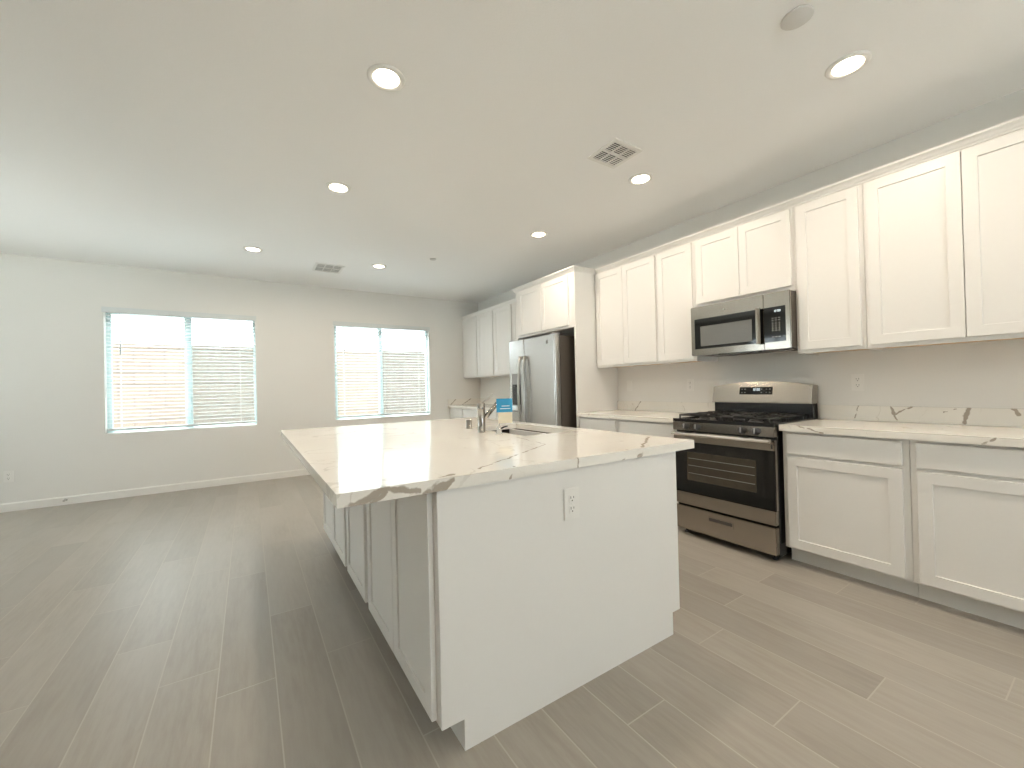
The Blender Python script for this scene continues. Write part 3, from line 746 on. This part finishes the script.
for yy, dd in ((FS - .045, d1), (FS + .045, d2)):
    bm = BM(); pts = []; rad = []
    for k in range(15):
        u = k / 14; pts.append((FX - .030 - .034 * math.sin(math.pi * u), yy, .62 + .95 * u)); rad.append(.0155)
    tube(bm, pts, rad, 12)
    box(bm, FX - .036, FX + .002, yy - .014, yy + .014, .615, .655, .004); box(bm, FX - .036, FX + .002, yy - .014, yy + .014, 1.535, 1.575, .004)
    part('handle', bm, 'chrome_dull', r, dd)
bm = BM(); bc = Vector((FX - .0002, 3.575, 1.700))
lathe(bm, bc, [(0, 0), (.021, 0), (.021, .0016), (.0185, .0024), (.0185, .0012), (0, .0012)], Vector((-1, 0, 0)), 32); bd = part('badge', bm, 'chrome_dull', r, d1)
bm = BM()
for yo in (.006, -.006):
    pts = [(bc.x - .0022, bc.y + yo + .005 * math.cos(a), bc.z + .008 * math.sin(a)) for a in [i * math.pi / 8 for i in range(2, 15)]]
    tube(bm, pts, .0009, 6)
part('badge_monogram', bm, 'mark', r, d1)
for sy in (FY0 + .04, FY1 - .04):
    bm = BM(); box(bm, -.79, -.70, sy - .03, sy + .03, 1.7755, 1.792, .004); part('hinge_cover', bm, 'grey_plastic', r)

# ---------------------------------------------------------------- island
IPY = 1.243; IX0, IX1 = -3.087, -1.822; IYE = 3.575
toeL, toeR = -3.006, -1.898
bm = BM()
prism(bm, [(-3.062, .105), (toeL, .105), (toeL, 0), (toeR, 0), (toeR, .105), (-1.843, .105), (-1.843, .8745), (-3.062, .8745)], 'y', IPY, IPY + .019)
r = thing('island_end_panel', 'plain white end panel of the island facing the camera, notched at both toes', 'panel', (-2.45, IPY + .01, 0))
part('panel', bm, 'cabinet', r)
bm = BM(); box(bm, IX0, -3.0625, IPY - .002, IPY + .019, .105, .8745, .001); part('corner_stile', bm, 'cabinet', r)
bm = BM(); prism(bm, [(-3.062, .105), (toeL, .105), (toeL, 0), (toeR, 0), (toeR, .105), (-1.843, .105), (-1.843, .8745), (-3.062, .8745)], 'y', IYE, IYE + .019)
solo('island_end_panel', bm, 'cabinet', 'plain white end panel of the island facing the far windows', 'panel')
def isl_cab(y0, y1, doors, s, label, sink=False):
    xf = -3.087 if s < 0 else -1.843; xb = -2.465 if s < 0 else -2.4635
    r = thing('island_cabinet', label, 'cabinet', (xf, (y0 + y1) / 2, 0), 'white base cabinets of the island')
    bm = BM()
    if sink:   # open-topped carcass around the basin
        grid_solid(bm, sorted([xf, xf - .018, xb + .018, xb]), [y0, y0 + .018, y1 - .018, y1], {(1, 1)}, .105, CU - .001, 'z')
        box(bm, xb + .018, xf - .018, y0 + .018, y1 - .018, .105, .12)
    else: box(bm, xf, xb, y0, y1, .105, CU - .001, .0008)
    part('body', bm, 'cabinet', r)
    bm = BM(); box(bm, toeL if s < 0 else toeR, xb, y0, y1, 0, .105); part('toe_kick', bm, 'toe_paint', r)
    for a, b_ in doors:
        if s < 0:
            bm = BM(); shaker(bm, xf - .0005, -1, a, b_, .118, .862); part('door', bm, 'cabinet', r)
        else:
            bm = BM(); shaker(bm, xf + .0005, 1, a, b_, .118, .708); part('door', bm, 'cabinet', r)
            bm = BM(); slabfront(bm, xf + .0005, 1, a, b_, .728, .858); part('drawer', bm, 'cabinet', r)
y0 = IPY + .0195
isl_cab(y0, 2.145, [(1.278, 1.690), (1.694, 2.112)], -1, 'white two-door island cabinet on the seating side, nearest the camera')
isl_cab(2.147, 2.662, [(2.180, 2.630)], -1, 'white single-door island cabinet, middle one of the seating side')
isl_cab(2.664, IYE - .001, [(2.697, 3.120), (3.124, 3.545)], -1, 'white two-door island cabinet on the seating side, nearest the far windows')
isl_cab(y0, 1.90, [(1.264, 1.878)], 1, 'white island cabinet facing the range, nearest the camera')
isl_cab(1.902, 2.82, [(1.925, 2.359), (2.363, 2.797)], 1, 'white island cabinet under the sink, facing the range side', True)
isl_cab(2.822, IYE - .001, [(2.845, 3.55)], 1, 'white island cabinet on the kitchen side, nearest the far wall')

SK = (-2.225, -1.800, 1.985, 2.720)
bm = BM(); grid_solid(bm, [-3.389, SK[0], SK[1], -1.705], [1.232, SK[2], SK[3], 3.603], {(1, 1)}, CU, CT, 'z')
ed = [e for e in bm.edges if e.is_manifold and e.calc_face_angle(0) > .5 and abs(e.verts[0].co.z - e.verts[1].co.z) < .001]
bmesh.ops.bevel(bm, geom=ed, offset=.0018, segments=2, affect='EDGES')
solo('island_countertop', bm, 'quartz', 'large white quartz countertop with grey-brown veins on the island', 'countertop')

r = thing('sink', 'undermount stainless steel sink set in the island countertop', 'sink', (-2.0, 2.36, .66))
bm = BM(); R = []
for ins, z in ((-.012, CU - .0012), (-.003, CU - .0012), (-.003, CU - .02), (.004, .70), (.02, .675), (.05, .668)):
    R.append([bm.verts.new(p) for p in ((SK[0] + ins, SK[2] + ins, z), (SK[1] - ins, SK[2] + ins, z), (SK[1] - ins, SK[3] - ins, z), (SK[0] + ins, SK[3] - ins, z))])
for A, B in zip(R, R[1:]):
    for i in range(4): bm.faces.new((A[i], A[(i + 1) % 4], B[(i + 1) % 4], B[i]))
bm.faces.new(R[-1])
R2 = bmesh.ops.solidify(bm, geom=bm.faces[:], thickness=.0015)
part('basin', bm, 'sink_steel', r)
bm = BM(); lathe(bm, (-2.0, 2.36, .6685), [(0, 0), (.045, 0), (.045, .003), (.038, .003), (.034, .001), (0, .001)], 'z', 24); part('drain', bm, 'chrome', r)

# faucet
fx, fy = -2.325, 2.330
r = thing('kitchen_faucet', 'chrome single-handle faucet with thick upright body behind the island sink', 'faucet', (fx, fy, CT))
bm = BM(); lathe(bm, (fx, fy, CT), [(0, 0), (.028, 0), (.028, .004), (.0255, .007), (.0255, .150), (.0262, .152), (.0262, .156), (.0255, .158), (.0255, .188), (.022, .193), (0, .193)], 'z', 32)
part('faucet_body', bm, 'nickel', r)
bm = BM(); d = Vector((.68, -.10, .70)).normalized(); s0 = Vector((fx, fy, CT + .070)) + d * .018
tube(bm, [s0, s0 + d * .08, s0 + d * .14], [.0150, .0150, .0150], 20); sp = part('spout', bm, 'nickel', r)
bm = BM(); tube(bm, [s0 + d * .14, s0 + d * .145, s0 + d * .175], [.0150, .0160, .0155], 20); part('spray_head', bm, 'chrome_dull', r, sp)
bm = BM(); e = Vector((.72, -.30, .62)).normalized(); h0 = Vector((fx, fy, CT + .186))
tube(bm, [h0, h0 + e * .03, h0 + e * .098], [.006, .0045, .004], 12); part('lever', bm, 'chrome_dull', r)
bm = BM(); lathe(bm, (-2.272, 2.615, CT), [(0, 0), (.024, 0), (.024, .004), (.021, .006), (.021, .058), (.018, .063), (0, .063)], 'z', 28)
solo('air_gap_cap', bm, 'nickel', 'short chrome air gap cylinder on the island left of the faucet', 'air gap')
gx, gy = -2.292, 2.165
r = thing('filtered_water_faucet', 'slim chrome gooseneck water tap with black lever beside the main faucet', 'faucet', (gx, gy, CT))
bm = BM(); lathe(bm, (gx, gy, CT), [(0, 0), (.024, 0), (.024, .003), (.016, .006), (.0155, .040), (.010, .046), (.006, .052), (0, .052)], 'z', 24); part('base', bm, 'chrome', r)
bm = BM(); pts = [(gx, gy, CT + .045), (gx, gy, CT + .16)]
for k in range(1, 13):
    a = math.pi * k / 12 * .95; pts.append((gx + .045 * (1 - math.cos(a)), gy, CT + .16 + .045 * math.sin(a)))
tube(bm, pts, .005, 12); part('gooseneck', bm, 'chrome', r)
bm = BM(); tube(bm, [(gx + .012, gy - .008, CT + .036), (gx + .03, gy - .012, CT + .044), (gx + .052, gy - .016, CT + .048)], [.005, .0045, .004], 10); part('lever', bm, 'dark_plastic', r)
r = thing('hang_tag', 'blue and cream paper tag hanging from the slim gooseneck tap', 'tag', (-2.295, gy - .02, .985))
def tagbox(bm_, u0, u1, z0, z1, d0, d1):
    c = Vector((-2.308, gy - .024)); ax = Vector((.94, -.34)).normalized(); nr = Vector((ax.y, -ax.x))
    vs = []
    for d_ in (d0, d1):
        for u, z in ((u0, z0), (u1, z0), (u1, z1), (u0, z1)):
            p_ = c + ax * u + nr * d_; vs.append(bm_.verts.new((p_.x, p_.y, z)))
    for f in ((0, 1, 2, 3), (7, 6, 5, 4), (0, 1, 5, 4), (1, 2, 6, 5), (2, 3, 7, 6), (3, 0, 4, 7)): bm_.faces.new([vs[i] for i in f])
bm = BM(); tagbox(bm, -.012, .088, 1.052, 1.136, 0, .0015); part('blue_card', bm, 'blue_tag', r)
bm = BM(); tagbox(bm, -.002, .086, .985, 1.0515, 0, .0015); part('cream_card', bm, 'cream_tag', r)
bm = BM()
for z, a, b_ in ((1.072, .01, .075), (1.088, .02, .07)): tagbox(bm, a, b_, z, z + .004, -.0006, -.0001); tagbox(bm, a, b_, z, z + .004, .0016, .0021)
part('printed_lines', bm, 'white_print', r)
bm = BM(); tube(bm, [(gx + .002, gy - .006, 1.12), (gx + .012, gy - .03, 1.128), (gx + .03, gy - .034, 1.140), (gx + .05, gy - .02, 1.135), (gx + .03, gy + .004, 1.122)], .0016, 6); part('string', bm, 'cord', r)

# ---------------------------------------------------------------- ceiling fittings
def downlight(loc, label):
    r = thing('recessed_downlight', label, 'ceiling light', (loc[0], loc[1], H), 'recessed ceiling downlights')
    bm = BM(); lathe(bm, (loc[0], loc[1], H), [(.066, -.0045), (.070, -.0085), (.078, -.010), (.088, -.007), (.092, -.001), (.092, -.0002), (.064, -.0002), (.064, -.0045), (.066, -.0045)], 'z', 40)
    part('trim_ring', bm, 'plastic', r)
    bm = BM(); lathe(bm, (loc[0], loc[1], H), [(0, -.0052), (.05, -.0052), (.0655, -.004), (.0655, -.0006), (0, -.0006)], 'z', 32); part('lens', bm, 'lamp_on', r)
    return r
proto = None
spots = [((-2.985, 2.03), 'lit recessed downlight directly above the near end of the island counter'),
         ((-1.050, .765), 'lit recessed downlight at the upper right, above the aisle nearest the camera'),
         ((-2.985, 3.325), 'lit recessed downlight above the far end of the island, seating side'),
         ((-1.050, 2.045), 'lit recessed downlight beside the nearer ceiling vent'),
         ((-3.524, 5.215), 'lit recessed downlight furthest left, near the left window'),
         ((-1.055, 3.340), 'lit recessed downlight above the aisle in front of the refrigerator'),
         ((-2.182, 5.194), 'lit recessed downlight between the farther ceiling vent and the sprinkler'),
         ((-1.05, -.55), 'added unseen downlight behind the camera over the right aisle'),  # from here on, lamps added out of view to light the room
         ((-2.985, -.95), 'added unseen downlight behind the camera in line with the island'),
         ((-5.6, -.9), 'added unseen downlight behind the camera at the left')]
for (x, y), l in spots:
    if proto is None: proto = downlight((x, y), l)
    else: copy_tree(proto, (x, y, H), l)
    a = bpy.data.lights.new('downlight_beam', 'AREA'); a.shape = 'DISK'; a.size = .12; a.energy = LAMP_W; a.spread = math.radians(175); a.color = LAMP_COL
    ao = bpy.data.objects.new('downlight_beam', a); COL.objects.link(ao); ao.location = (x, y, H - .0105)

def register(cx, cy, wx, wy, label, darkcells):
    r = thing('ceiling_vent', label, 'vent', (cx, cy, H), 'white ceiling air registers')
    x0, x1, y0, y1 = cx - wx / 2, cx + wx / 2, cy - wy / 2, cy + wy / 2
    b_ = .026; g_ = .010; nx, ny = 3, 2; cw = (wx - 2 * b_ - (nx - 1) * g_) / nx; ch = (wy - 2 * b_ - (ny - 1) * g_) / ny
    us = [x0]; vs = [y0]
    for i in range(nx): us += [x0 + b_ + i * (cw + g_), x0 + b_ + i * (cw + g_) + cw]
    for j in range(ny): vs += [y0 + b_ + j * (ch + g_), y0 + b_ + j * (ch + g_) + ch]
    us.append(x1); vs.append(y1)
    bm = BM(); grid_solid(bm, us, vs, {(1 + 2 * i, 1 + 2 * j) for i in range(nx) for j in range(ny)}, H - .007, H - .0005, 'z'); part('frame', bm, 'plastic', r)
    bm = BM(); box(bm, x0 + .01, x1 - .01, y0 + .01, y1 - .01, H - .0012, H - .0004); part('duct_shade', bm, 'duct_shade', r)  # thin dark sheet standing for the shade up inside the duct
    for i in range(nx):
        for j in range(ny):
            bm = BM(); a0, a1, c0, c1 = us[1 + 2 * i], us[2 + 2 * i], vs[1 + 2 * j], vs[2 + 2 * j]
            dk = (i, j) in darkcells; n = 6; st = (c1 - c0) / n
            for k in range(n):
                y = c0 + st * (k + .5)
                hw_ = st * (.10 if dk else .42)
                sg = .003 if not dk else -.002
                poly = [(y - hw_, H - .004 - sg), (y + hw_, H - .004 + sg * .3), (y + hw_, H - .0034 + sg * .3), (y - hw_, H - .0034 - sg)]
                prism(bm, poly, 'x', a0, a1)
            part('louvers', bm, 'plastic', r)
register(-1.478, 1.912, .262, .262, 'square white six-cell ceiling vent above the island, beside a downlight', {(0, 1), (1, 1), (0, 0)})
register(-2.715, 5.580, .33, .36, 'white six-cell ceiling vent near the far wall between the windows', {(0, 0), (0, 1), (1, 0), (1, 1), (2, 0), (2, 1)})
bm = BM(); lathe(bm, (-1.577, .776, H), [(0, -.010), (.055, -.009), (.060, -.006), (.060, -.0005), (0, -.0005)], 'z', 36)
solo('ceiling_cover_plate', bm, 'plate_grey', 'round blank cover plate on the ceiling near the top edge', 'cover plate')
bm = BM(); lathe(bm, (-1.696, 4.611, H), [(0, -.010), (.034, -.009), (.038, -.005), (.040, -.0005), (0, -.0005)], 'z', 28)
solo('sprinkler_cover', bm, 'plate_grey', 'small round sprinkler cover on the ceiling toward the far wall', 'sprinkler')
